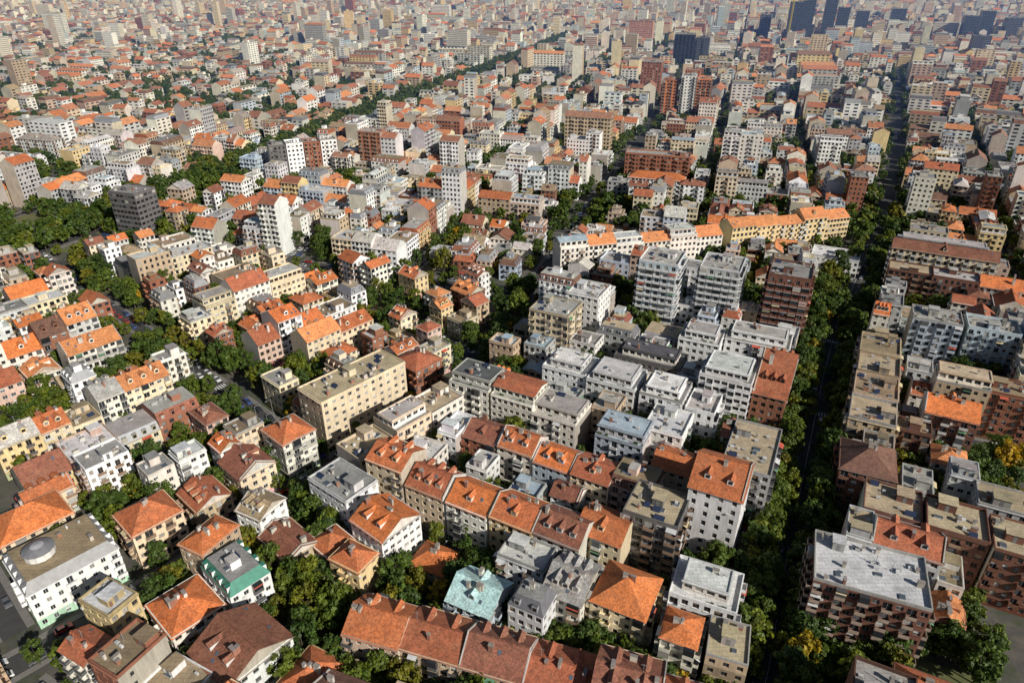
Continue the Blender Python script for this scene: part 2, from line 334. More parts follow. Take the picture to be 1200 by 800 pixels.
def building(mb,W,D,fl,roof,rcol,wall,lod,row=False,far=False,opt=None):
    fh=R.uniform(2.9,3.25); wc=jit(WALLS[wall],.1) if isinstance(wall,str) else wall
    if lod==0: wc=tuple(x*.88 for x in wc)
    P=dict(wall=wc,bay=R.uniform(2.4,3.3),ww=R.uniform(1.1,1.7),wh=R.uniform(1.35,1.75),sill=R.uniform(.85,1.0),
      bal=R.random()<.62,balstep=R.choice([2,3,3,4]),baloff=R.randint(0,3),band=R.random()<.12,band2=R.random()<.6,corn=R.random()<.6,
      shop=R.random()<.4,frame=R.choice([(.6,.6,.58),(.6,.6,.58),(.3,.2,.12),(.1,.1,.1)]),far=far,sills=R.random()<.4)
    P['gcol']=tuple(x*R.uniform(.45,.9) for x in wc); P['acc']=tuple(min(.82,x*1.1+.02) for x in wc) if R.random()<.6 else tuple(x*.6 for x in wc)
    P['balc']=R.choice([P['acc'],wc,(.12,.12,.12),(.6,.6,.58),(.3,.2,.14)])
    P['side']=jit(R.choice([wc,wc,(.50,.44,.36),(.62,.58,.52),(.4,.36,.31)]),.12)
    if opt: P.update(opt)
    z1=fl*fh
    side_blank=row
    hw,hd=W/2,D/2
    facade(mb,-hw,-hd,hw,-hd,0,fl,fh,P,lod); facade(mb,hw,hd,-hw,hd,0,fl,fh,P,lod)
    facade(mb,hw,-hd,hw,hd,0,fl,fh,P,lod,side_blank); facade(mb,-hw,hd,-hw,-hd,0,fl,fh,P,lod,side_blank)
    if roof in('gable','hip'):
        rise=min(W,D)/2*math.tan(rad(R.uniform(24,36))) if roof=='hip' else D/2*math.tan(rad(R.uniform(24,35)))
        if roof=='hip' and W<D:
            o=.45; q=mb.poly; zz=z1-.25; zr=z1+rise; a,b=W/2+o,D/2+o; r=b-a
            q([(-a,b,zz),(-a,-b,zz),(0,-r,zr),(0,r,zr)],TILE,rcol); q([(a,-b,zz),(a,b,zz),(0,r,zr),(0,-r,zr)],TILE,rcol)
            q([(-a,-b,zz),(a,-b,zz),(0,-r,zr)],TILE,rcol); q([(a,b,zz),(-a,b,zz),(0,r,zr)],TILE,rcol)
            for s in (-1,1):
                q([(-a,s*b,zz-.2),(a,s*b,zz-.2),(a,s*b,zz),(-a,s*b,zz)],METAL,(.33,.28,.24)); q([(s*a,-b,zz-.2),(s*a,b,zz-.2),(s*a,b,zz),(s*a,-b,zz)],METAL,(.33,.28,.24))
            if lod:
                for _ in range(2): 
                    y=R.uniform(-r,r); chimney(mb,R.uniform(-1.5,1.5),y,zr-2,zr+.7)
        else: roof_slope(mb,W,D,z1,rise,roof,rcol,P,lod,ox=.03 if row else .45)
    elif roof=='mansard':
        i=1.5; h=2.9; q=mb.poly; mc=rcol; mm=TILE if rcol[0]>rcol[2]*1.6 else METAL
        a,b=hw+.1,hd+.1; c,d=hw-(.0 if row else i),hd-i; z2=z1+h
        q([(-a,-b,z1),(a,-b,z1),(c,-d,z2),(-c,-d,z2)],mm,mc); q([(a,b,z1),(-a,b,z1),(-c,d,z2),(c,d,z2)],mm,mc)
        q([(a,-b,z1),(a,b,z1),(c,d,z2),(c,-d,z2)],mm,mc); q([(-a,b,z1),(-a,-b,z1),(-c,-d,z2),(-c,d,z2)],mm,mc)
        q([(-c,-d,z2),(c,-d,z2),(c,d,z2),(-c,d,z2)],FLAT,jit(R.choice([FLATS['grey'],FLATS['mid'],FLATS['beige'],FLATS['brown']])))
        if lod:
            n=max(1,int(W/3.2))
            for k in range(n):
                x=-W/2+(k+.5)*W/n
                for s in (-1,1):
                    y=s*(hd-.7); mb.box(x,y,z1+.4,z1+2.2,1.5,1.1,WALL,P['acc'],METAL,tuple(v*.8 for v in mc))
                    e=y+s*.58; q([(x-.5,e,z1+.7),(x+.5,e,z1+.7),(x+.5,e,z1+1.9),(x-.5,e,z1+1.9)],GLASS,gcol())
            clutter(mb,2*c,2*d,z2,lod,R.randint(2,6) if lod==2 else 2)
            if R.random()<.5: mb.box(R.uniform(-2,2),R.uniform(-1,1),z2,z2+2.3,R.uniform(2.5,4),R.uniform(2.5,3.5),WALL,P['acc'],FLAT,jit(FLATS['mid']))
    else:
        fc=rcol; mb.poly([(-hw,-hd,z1),(hw,-hd,z1),(hw,hd,z1),(-hw,hd,z1)],FLAT,fc)
        ph=R.uniform(.5,1.0)
        pc=R.choice([P['acc'],wc,tuple(x*.8 for x in wc),tuple(x*.75 for x in wc),(.35,.34,.32)])
        if lod: parapet(mb,W,D,z1,ph,pc)
        pent=roof=='pent' and W>9 and D>9
        if pent:
            iw=R.uniform(1.6,2.6); W2=W-(2*iw if not row else .6); D2=D-2*iw
            P2=dict(P); P2['wall']=jit(R.choice([WALLS['white'],WALLS['lgrey'],wc,wc,WALLS['off']])); P2['bal']=False; P2['corn']=True; P2['shop']=False; P2['ww']=1.9; P2['wh']=1.7
            a,b=W2/2,D2/2
            facade(mb,-a,-b,a,-b,z1,1,2.9,P2,lod); facade(mb,a,-b,a,b,z1,1,2.9,P2,lod); facade(mb,a,b,-a,b,z1,1,2.9,P2,lod); facade(mb,-a,b,-a,-b,z1,1,2.9,P2,lod)
            z2=z1+2.9
            if R.random()<.55:
                mb.box(0,0,z2,z2+.2,W2+.7,D2+.7,WALL,P['acc'],FLAT,jit(fc),bottom=True); z2+=.2
                if lod: clutter(mb,W2,D2,z2,lod,R.randint(2,6))
                if lod: parapet(mb,W2,D2,z2,.35,P['acc'])
            else:
                o=.4; rs=1.3; q=mb.poly; tl=R.random()<.35; cc=jit(R.choice([FLATS['mid'],FLATS['grey'],FLATS['blue'],FLATS['light'],FLATS['dark']])) if not tl else jit(R.choice(TILES[:4])); mt_=TILE if tl else FLAT
                q([(-a-o,-b-o,z2),(a+o,-b-o,z2),(a+o,0,z2+rs),(-a-o,0,z2+rs)],mt_,cc); q([(a+o,b+o,z2),(-a-o,b+o,z2),(-a-o,0,z2+rs),(a+o,0,z2+rs)],mt_,cc)
                for s in (-1,1): q([(s*a,-b,z2),(s*a,b,z2),(s*a,0,z2+rs-.1)],WALL,P2['wall'])
                if lod:
                    for _ in range(R.randint(1,3)): chimney(mb,R.uniform(-a+1,a-1),R.uniform(-b+1,b-1),z2,z2+rs+.9)
            if lod==2:
                for _ in range(R.randint(0,4)):
                    mb.box(R.uniform(-hw+1,hw-1),-hd+.7,z1,z1+R.uniform(.6,1.2),R.uniform(.5,1.6),.5,METAL,(.04,.07,.02))
        else:
            if lod==0:
                if R.random()<.6: mb.box(R.uniform(-W*.2,W*.2),R.uniform(-D*.2,D*.2),z1,z1+2.6,R.uniform(3,5),R.uniform(3,4.5),WALL,P['acc'],FLAT,jit(fc))
            else:
                for _ in range(max(1,int(W/14))):
                    sx,sy=R.uniform(2.6,4.6),R.uniform(2.6,4.2); x=R.uniform(-hw+sx/2+.6,hw-sx/2-.6) if W>sx+2 else 0; y=R.uniform(-hd+sy/2+.6,hd-sy/2-.6) if D>sy+2 else 0
                    hh=R.uniform(2.2,3); mb.box(x,y,z1,z1+hh,sx,sy,WALL,jit(pc)); mb.box(x,y,z1+hh,z1+hh+.18,sx+.5,sy+.5,FLAT,jit(fc),bottom=True)
                    e=y-sy/2-.03; mb.poly([(x-.45,e,z1),(x+.45,e,z1),(x+.45,e,z1+2),(x-.45,e,z1+2)],METAL,(.2,.2,.2))
                clutter(mb,W,D,z1,lod,int(W*D/(16 if lod==2 else 45)))
    return z1
# ---------------------------------------------------------------- occupancy
H={}; CS=40.
def obb(cx,cy,hx,hy,a): return (cx,cy,hx,hy,math.cos(a),math.sin(a))
def cells(o):
    r=math.hypot(o[2],o[3])
    for i in range(int((o[0]-r)//CS),int((o[0]+r)//CS)+1):
        for j in range(int((o[1]-r)//CS),int((o[1]+r)//CS)+1): yield i,j
def hit(a,b):
    dx,dy=b[0]-a[0],b[1]-a[1]
    if dx*dx+dy*dy>(math.hypot(a[2],a[3])+math.hypot(b[2],b[3]))**2: return False
    for p,q in ((a,b),(b,a)):
        c,s=p[4],p[5]
        rc=abs(q[4]*c+q[5]*s); rs=abs(-q[5]*c+q[4]*s)
        if abs(dx*c+dy*s)>=p[2]+q[2]*rc+q[3]*rs: return False
        if abs(-dx*s+dy*c)>=p[3]+q[2]*rs+q[3]*rc: return False
    return True
def free(o):
    for k in cells(o):
        for b in H.get(k,()):
            if hit(o,b): return False
    return True
def add(o):
    for k in cells(o): H.setdefault(k,[]).append(o)
def ptfree(x,y,m):
    return free((x,y,m,m,1.,0.))
def infr(x,y,m=70): return y>62 and abs(x)<.80*y+m
TREES=[]
# ---------------------------------------------------------------- zones & streets
A1=[(28,44),(45,76),(62,108),(78,142),(96,178),(128,242),(157,296),(204,372),(250,448)]
A1b=[(250,448),(330,600),(420,780),(600,1150)]
A1f=A1+A1b[1:]
A2=[(-150,78),(-125,104),(-105,125),(-92,140),(-73,165),(-60,186),(-26,223),(-4,278)]
A2b=[(-4,278),(51,448),(105,610),(180,850),(300,1240)]
A2f=A2+A2b[1:]
A3=[(-330,270),(-285,380),(-236,496),(-172,714),(-110,885),(-49,1056),(30,1304),(120,1600)]
S2=[(-60,180),(-40,160),(-1,140.5),(26,129.5),(50,131),(70,127)]
def ix(pl,y):
    if y<=pl[0][1]: return pl[0][0]
    for (a,b),(c,d) in zip(pl,pl[1:]):
        if y<=d: return a+(c-a)*(y-b)/(d-b)
    (a,b),(c,d)=pl[-2:]; return c+(c-a)*(y-d)/(d-b)
def zone(x,y):
    if x>ix(A1f,y): return 'R' if y<850 else 'M'
    if .3*x+.954*y>302: return 'M'
    return 'L' if x<ix(A2f,y) else 'N'
def resample(pl,st):
    out=[];
    for (a,b),(c,d) in zip(pl,pl[1:]):
        L=math.hypot(c-a,d-b); n=max(1,round(L/st))
        for i in range(n): out.append((a+(c-a)*i/n,b+(d-b)*i/n))
    out.append(pl[-1]); return out
STREETS=[]
def street(pl,width,side,trees=0,cars=.5,mark=False,res=True):
    pts=resample(pl,8); pts=[p for p in pts if infr(*p,60)]
    if len(pts)<2: return
    STREETS.append(dict(p=pts,w=width,s=side,t=trees,c=cars,m=mark))
    for i in range(0,len(pts)-1):
        (a,b),(c,d)=pts[i],pts[i+1]; L=math.hypot(c-a,d-b)
        add(obb((a+c)/2,(b+d)/2,L/2+.3,width/2+side-.05,math.atan2(d-b,c-a)))
def ax(ang):
    a=rad(ang); return (math.sin(a),math.cos(a)),(math.cos(a),-math.sin(a))
def frame(ang,w_,c_):
    u,v=ax(ang); return (u[0]*c_+v[0]*w_,u[1]*c_+v[1]*w_)
LM=[]
F=FLATS
def lm(n,x,y,a,W,D,fl,roof,rc,wall,row=False,opt=None,H_=True):
    LM.append((n,x,y,a,W,D,fl,roof,rc,wall,row,opt)); add(obb(x,y,W/2-.4,D/2-.4,-rad(a)))
T=TILES
apt='apartment_building'
for i,(x,y,fl,rc,wl) in enumerate([(-31,112,4,T[1],'pink'),(-17,108,4,T[2],'tan'),(-3,103.5,4,T[3],'tan'),(11,99,4,T[2],'brick'),(25,94.5,5,T[3],'tan'),(39,90,4,T[2],'grey')]):
    lm('tiled_roof_apartment_building',x,y,18,14.6,12.5,fl,'gable',rc,wl,True)
lm('tiled_roof_apartment_building',-36,91,20,14,12,4,'gable',T[5],'grey',True); lm(apt,-20,87,20,15,13,4,'flat',F['mid'],'tan',True)
lm(apt,-2,82,18,14,12,4,'gable',T[3],'tan',True)
lm(apt,49,104,20,9,11,5,'flat',F['beige'],'tan')
lm('teal_roof_house',-8,120,27,12,12,4,'gable',F['teal'],'blue')
lm('white_apartment_building',4,131,27,13,9,5,'pent',F['light'],'white')
lm(apt,15,122,27,10,14,5,'gable',F['grey'],'off')
lm('tiled_roof_apartment_building',28,118.5,27,13.5,14,5,'hip',T[0],'cream')
lm('tiled_roof_apartment_building',39,107,24,8,9,5,'hip',T[0],'off')
lm('modern_white_apartment_building',48,120,24,16,13,5,'pent',F['light'],'white',False,dict(bal=True,balc=(.7,.7,.7)))
for x,y,fl,rf,rc,wl in [(-35,166,6,'gable',T[1],'cream'),(-22.5,159,5,'gable',T[2],'cream'),(-10,152,5,'gable',T[0],'off'),(2.5,145.3,5,'gable',T[1],'yellow'),(14.5,139,5,'gable',T[3],'lgrey'),(25.5,140,5,'gable',T[1],'cream')]:
    lm('tiled_roof_apartment_building',x,y,29,13.3,12.5,fl,rf,rc,wl,True)
lm('glass_apartment_building',39.5,143,27,15,14,7,'flat',F['beige'],'dark',False,dict(ww=2.2,bal=True,frame=(.5,.5,.5)))
lm('white_apartment_building',58,149,27,14,18,8,'gable',T[1],'white')
for x,y,fl,rf,rc,wl in [(-8,183,5,'gable',T[3],'brick'),(3.5,176.5,5,'gable',T[1],'off'),(14.5,170,5,'gable',T[0],'blue'),(25.5,163.5,5,'gable',T[2],'cream'),(37,159,5,'mansard',T[5],'pink')]:
    lm('tiled_roof_apartment_building',x,y,29,12.3,11.5,fl,rf,rc,wl,True)
lm('tiled_roof_apartment_building',52,172,27,14,12,4,'gable',T[1],'cream',True)
lm('flat_roof_apartment_building',73,168,26,14,25,7,'flat',F['beige'],'grey')
for x,y,fl,rc in [(-12,210,6,'dark'),(3,202,6,'grey'),(17,194.5,5,'mid')]:
    lm('flat_roof_apartment_building',x,y,28,16,14,fl,'pent',F[rc],'off',True)
lm('modern_white_apartment_building',22,222,27,17,14,6,'pent',F['white'],'white',False); lm('modern_white_apartment_building',38,213,27,18,15,6,'pent',F['light'],'white'); lm('modern_white_apartment_building',54,204,27,15,14,6,'pent',F['white'],'white')
lm('modern_white_apartment_building',37,184,27,16,13,5,'pent',F['blue'],'blue',True); lm('modern_white_apartment_building',52,188,27,13,15,5,'flat',F['light'],'white')
lm('modern_white_apartment_building',66,198,27,10,13,5,'flat',F['mid'],'white')
lm('modern_white_apartment_building',78,212,27,18,16,7,'pent',F['light'],'white',False,dict(bal=True,balc=(.7,.7,.7),frame=(.05,.05,.05),ww=2.1))
lm('brick_apartment_building',96,214,27,11,32,6,'gable',T[2],'brick')
lm('modern_white_apartment_building',98,241,25,24,13,6,'pent',F['mid'],'white'); lm('glass_office_building',76,243,25,16,14,6,'pent',F['mid'],'white')
lm('dark_modern_apartment_building',54,232,27,26,13,5,'pent',F['dark'],'dark')
lm('flat_roof_apartment_building',18,254,27,17,15,8,'flat',F['mid'],'cream'); lm('white_apartment_tower',33,269,27,14,15,9,'flat',F['light'],'white')
TB=dict(bal=True,balstep=1,balc=(.70,.70,.70),acc=(.66,.66,.66),shop=False,bay=3.2,corn=False)
lm('residential_tower',67,287,24,17,17,11,'flat',F['mid'],'blue',False,TB)
lm('residential_tower',93,283,24,17,18,11,'flat',F['mid'],'grey',False,TB)
lm('residential_tower',119,272,24,17,18,11,'flat',F['grey'],'dbrick',False,dict(TB,balc=(.24,.10,.07)))
for x,y,fl,rf,rc,wl in [(-46,176,5,'flat',F['beige'],'cream'),(-36,187,6,'pent',F['mid'],'cream'),(-26,198,6,'flat',F['beige'],'off')]:
    lm(apt,x,y,-48,14.5,12,fl,rf,rc,wl,True)
lm('flat_roof_apartment_building',-50,159,38,17,12,5,'flat',F['grey'],'white')
lm('tiled_roof_apartment_building',-35,144,40,13,14,5,'gable',T[0],'white'); lm('tiled_roof_house',-42,133,30,10,8,4,'hip',T[1],'yellow')
lm('tiled_roof_house',-21,137,27,11,9,2,'hip',T[0],'cream'); lm('tiled_roof_house',-62,141,42,14,10,3,'gable',T[3],'tan')
lm('tiled_roof_house',-50,141,42,9,9,3,'hip',T[1],'off')
lm('tiled_roof_apartment_building',-80,117,42,14,13,4,'hip',T[0],'off'); lm('green_roof_apartment_building',-71,127,42,15,11,4,'mansard',F['green'],'white')
lm('brown_roof_apartment_building',-62,105,38,15,17,4,'gable',T[3],'lgrey')
def L42(c,wv): return frame(42,wv,c)
for n,c,wv,W,D,fl,rf,rc,wl in [('ornate_white_apartment_building',19,-178,18,22,4,'mansard',(.26,.26,.27),'white'),('tiled_roof_apartment_building',41,-176,13,14,4,'hip',T[1],'cream'),
  ('tiled_roof_house',57,-176,12,11,3,'gable',T[2],'tan'),('tiled_roof_apartment_building',72,-177,13,12,4,'gable',T[3],'cream'),('tiled_roof_apartment_building',88,-178,13,12,5,'hip',T[1],'off'),
  ('large_cream_apartment_building',117,-181,14,36,7,'flat',F['beige'],'cream'),('brick_apartment_building',145,-179,13,13,5,'hip',T[2],'brick'),('tiled_roof_apartment_building',18,-200,14,18,4,'hip',T[0],'cream'),
  ('brown_roof_apartment_building',-12,-160,24,18,4,'hip',T[5],'tan'),('brown_roof_apartment_building',-14,-136,20,16,4,'gable',T[5],'pink'),('tiled_roof_apartment_building',-20,-195,20,16,4,'gable',T[3],'grey'),
  ('brown_roof_apartment_building',-16,-115,18,15,4,'hip',T[3],'tan')]:
    x,y=L42(c,wv); lm(n,x,y,42,W,D,fl,rf,rc,wl)
lm('brick_apartment_block',86,119,22,25,17,7,'flat',F['light'],'dbrick',False,dict(bal=True,balc=(.40,.31,.25)))
for x,y in [(106,147),(119,139),(132,131)]: lm('brick_apartment_block',x,y,27,14.5,14,6,'flat',F['beige'],'dbrick',True,dict(bal=True))
lm('brick_apartment_block',107,165,24,15,16,6,'hip',T[5],'dbrick')
for i,(x,y) in enumerate([(120,190),(128,205),(136,220),(144,236)]): lm('flat_roof_apartment_building',x,y,27,14,15,6,'flat',F['beige'] if i%2==0 else F['brown'],'tan',False,dict(bal=True))
for i in range(5): lm('concrete_apartment_block',172+i*17.6,250-i*8.2,25,17.8,13,8,'flat',F['mid'],'blue',True,dict(bal=True,balstep=2,corn=False))
for i in range(5): lm('long_cream_apartment_building',128+i*15,374+i*4.6,-17,15.8,13,6,'gable',T[4],'yellow',True)
for i in range(6): lm('tiled_roof_apartment_building',31+i*15,343+i*4,-15,15.6,13,6,'gable' if i%2 else 'pent',T[4] if i%2 else F['light'],'off',True)
lm('market_hall',176,352,27,24,16,3,'flat',F['white'],'white')
for i,cw in enumerate(['dark','white','brick','white']): lm('red_and_white_apartment_slab',-176+i*11.5,522+i*5,-24,12,14,9,'flat',F['mid'],cw,True)
lm('dark_glass_tower',-227,405,20,20,16,9,'flat',F['grey'],'dark',False,dict(ww=2.3,bal=False))
lm('white_apartment_slab',-397,612,18,34,14,9,'flat',F['light'],'white'); lm('white_apartment_slab',-430,640,18,30,14,8,'flat',F['mid'],'lgrey')
for i,(x,y,f) in enumerate([(165,760,13),(182,752,15),(200,758,14)]): lm('orange_apartment_tower',x,y,18,14,18,f,'flat',F['grey'],(.60,.22,.09) if i!=1 else 'white',False,dict(bal=True))
lm('red_brick_tower',172,905,18,24,18,13,'flat',F['grey'],'brick'); lm('orange_apartment_tower',200,812,18,16,16,13,'flat',F['grey'],(.45,.16,.08))
lm('dark_glass_tower',274,1190,18,30,24,15,'flat',F['dark'],(.03,.035,.045),False,dict(dk=True)); lm('dark_glass_tower',305,1200,18,20,24,12,'flat',F['dark'],(.07,.08,.1),False,dict(dk=True)); 
lm('orange_apartment_tower',246,1438,18,45,24,14,'flat',F['grey'],(.5,.25,.18)); 
DT=dict(bal=False,ww=2.6,wh=2.2,bay=3.2,band=False,corn=False,shop=False,dk=True)
for x,y,f,W in [(556,1500,24,24),(592,1530,29,24),(628,1510,27,22),(668,1540,21,22),(520,1560,15,22),(735,1600,18,24),(905,1500,16,26),(960,1540,19,24),(1010,1530,14,28),(1100,1560,20,26),(860,1700,17,30),(1210,1640,16,30),(780,1250,12,26)]:
    lm('office_tower',x,y,20,W,24,f,'flat',F['dark'],(.07,.085,.115) if f>15 else (.13,.14,.17),False,DT)
# streets
street(A1,15,3.2,trees=3,cars=.9,mark=True)
street(A1b,10,2.2,trees=.3,cars=.5)
street(A2,7,1.8,trees=.3,cars=.9)
street(A2b,10,2.2,trees=.25,cars=.7)
street(A3,24,5,trees=4,cars=.3,mark=True)
street(S2,5,1.2,trees=.25,cars=.9)
PARKS=[(-43,119,15,7.5,18,26),(-22,124,9,5,20,26),(104,100,27,8,22,26),(-172,205,9,8,30,26),(-146,254,15,9,30,30),(-112,181,8,7,42,24),(-84,233,13,6,25,28),
    (-122,158,7,4,42,16),(-8,264,7,15,20,34),(72,263,30,5,24,28),(-290,412,45,24,18,130),(5,305,10,12,20,34),(120,298,20,6,24,34),(-235,505,24,24,18,110),(-55,305,14,7,20,34),
    (78,160,3,8,27,16),(-5,194,8,3.5,28,14),(60,186,3,5,27,12),(165,178,12,7,27,30),(150,160,8,5,27,26),(-215,330,16,8,25,40),(66,186,3,5,27,14),
    (150,300,7,14,27,34),(-110,380,15,8,18,42),(160,440,18,8,18,42),(20,520,20,10,18,50),(-350,520,40,20,18,140)]
for px,py,hx,hy,pa,dn in PARKS:
    o=obb(px,py,hx,hy,-rad(pa)); add(o)
    n=int(4*hx*hy/dn)
    for _ in range(n):
        a,b=R.uniform(-hx,hx),R.uniform(-hy,hy); TREES.append((px+a*o[4]-b*o[5],py+a*o[5]+b*o[4],R.uniform(.65,1.05)))
GR={}
GR['N']=(27,[-128,5],[40,167.5,266,330],5)
rc_=[36,100,176,248,312,376,440,510,580,650,730,800,880,960,1040,1120,1200]
GR['R']=(27,[5,84,158,232,306,380,460,540,620,700],rc_,7)
GR['L']=(42,[-170,-236,-300,-366,-430,-500],[-65,3,95,180,262,340,400],5.5)
sl_=[308]; 
while sl_[-1]<3400: sl_.append(sl_[-1]+R.uniform(72,105))
GR['M']=(17.5,[-86+72.3*k for k in range(-42,46)],sl_,8)
for z,(ang,ws,cs,wd) in GR.items():
    def run(fixed,alongw):
        lo,hi=(-2800,2800) if alongw else (30,3500)
        if z!='M': hi=min(hi,1250); lo=max(lo,-700)
        cur=[]; t=lo
        while t<=hi:
            p=frame(ang,t,fixed) if alongw else frame(ang,fixed,t)
            ok=zone(*p)==z and infr(*p,60)
            if ok: cur.append(p)
            if (not ok or t+12>hi) and cur:
                if len(cur)>2: street([cur[0],cur[-1]],wd if p[1]<900 else wd-2,1.8,trees=.55 if R.random()<.5 else .2,cars=.75)
                cur=[]
            t+=12
    for wv in ws:
        if z in('N',): continue
        if z=='R' and wv==5: continue
        if z=='L' and wv==-170: continue
        if z=='M' and (abs(wv+86)<1 or abs(wv+375.2)<3 or -20<wv<360): continue
        run(wv,False)
    for c in cs: run(c,True)
# ---------------------------------------------------------------- build landmarks
def lodof(x,y):
    d=math.hypot(x,y); return 2 if d<330 else 1
FAR=[MB() for _ in range(8)]
nb=[0,0,0]
def build(name,x,y,ang_rot,W,D,fl,roof,rc,wall,row,opt=None):
    d=math.hypot(x,y)
    if d>720 and not name.endswith('tower'):
        k=0 if d<1500 else 1
        mb=FAR[R.randrange(4)+(4 if k else 0)]; mb.set(x,y,ang_rot); building(mb,W,D,fl,roof,rc,wall,0,row,far=d>1300,opt=opt); nb[0]+=1; return
    mb=MB(); lod=lodof(x,y); building(mb,W,D,fl,roof,rc,wall,lod,row,opt=opt); nb[lod]+=1
    if name.startswith('ornate'):
        z=fl*3.1+2.9
        for i in range(14):
            a,b=2*math.pi*i/14,2*math.pi*(i+1)/14
            P_=lambda t,r,zz:(r*math.cos(t),-4+r*math.sin(t),zz)
            mb.poly([P_(a,3.6,z-.4),P_(b,3.6,z-.4),P_(b,3.6,z+1.6),P_(a,3.6,z+1.6)],WALL,(.7,.69,.66)); mb.poly([P_(a,3.9,z+1.6),P_(b,3.9,z+1.6),P_(b,1.6,z+2.6),P_(a,1.6,z+2.6)],METAL,(.2,.2,.21)); mb.poly([P_(a,1.6,z+2.6),P_(b,1.6,z+2.6),(0,-4,z+3)],METAL,(.4,.4,.42))
    link(name,mb.mesh(name,MATS),(x,y,0),ang_rot)
for n,x,y,a,W,D,fl,rf,rc,wl,row,opt in LM: build(n,x,y,-rad(a),W,D,fl,rf,jit(rc,.08),wl,row,opt)
# ---------------------------------------------------------------- fill
def style(x,y):
    z=zone(x,y); s=.3*x+.954*y; r=R.random
    if z=='R' and y<330:
        rf=R.choice(['flat','flat','flat','pent','gable','hip']); wl=R.choice(['dbrick','brick','tan','grey','cream','off','lgrey']); fc=['beige','brown','mid','grey','beige']
        fl=R.choice([4,5,6,6,7])
    elif z=='N' and y>150:
        rf=R.choice(['flat','pent','pent','gable','gable','mansard']); wl=R.choice(['white','off','lgrey','cream','blue','tan','grey','white']); fc=['light','mid','white','blue','grey']
        fl=R.choice([4,5,5,6])
    elif z in 'LN':
        rf=R.choice(['flat','pent','gable','gable','flat','gable','mansard','gable','hip']); wl=R.choice(['cream','off','tan','white','yellow','pink','brick','lgrey','cream','white','off']); fc=['mid','grey','beige','light','brown']
        fl=R.choice([3,4,4,5,5,6])
    else:
        hp=.46 if x<-.25*y else (.42 if z=='R' else .30)
        if y>1200: hp*=.7
        rf=R.choice(['gable','gable','gable','hip']) if r()<hp else R.choice(['flat','flat','pent','mansard'])
        wl=R.choice(['white','off','cream','lgrey','white','grey','tan','blue','yellow','pink','off','cream','white','brick','white','lgrey']); fc=['light','mid','grey','white','beige','grey','light','blue','brown']
        fl=R.choice([3,3,4,4,5,5,6,7]) if r()<.93 else R.choice([8,9,10])
        if y>700 and x<-.3*y: fl=R.choice([1,2,2,3,3,4,5])
        if y>900 and r()<.02: fl=R.choice([11,13,16]); rf='flat'
    if rf in('gable','hip'): rc=R.choice(TILES[:5] if r()<.8 else TILES) if r()<.85 else F[R.choice(['grey','mid','brown'])]
    elif rf=='mansard': rc=R.choice([TILES[2],TILES[3],TILES[5],(.14,.14,.15),(.22,.23,.25),(.3,.31,.33)])
    else: rc=F[R.choice(fc)]
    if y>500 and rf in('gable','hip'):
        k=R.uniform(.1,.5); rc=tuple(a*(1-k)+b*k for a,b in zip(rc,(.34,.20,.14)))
    return rf,jit(rc,.2),wl,fl
NAMES=dict(gable='tiled_roof_apartment_building',hip='tiled_roof_house',flat='flat_roof_apartment_building',pent='apartment_building_with_penthouse',mansard='mansard_roof_apartment_building')
def tryb(x,y,rot,W,D,row=True,maxfl=None):
    if not infr(x,y,40): return False
    o=obb(x,y,W/2-.25,D/2-.25,rot)
    if not free(o): return False
    add(o); rf,rc,wl,fl=style(x,y)
    if maxfl: fl=min(fl,maxfl)
    if row and rf=='hip' : rf='gable'
    if rf=='hip' and D>W*1.3: rf='gable'
    if y>1400 and R.random()<.3: fl+=R.choice([0,2,4])
    build(NAMES[rf],x,y,rot,W,D,fl,rf,rc,wl,row); return True
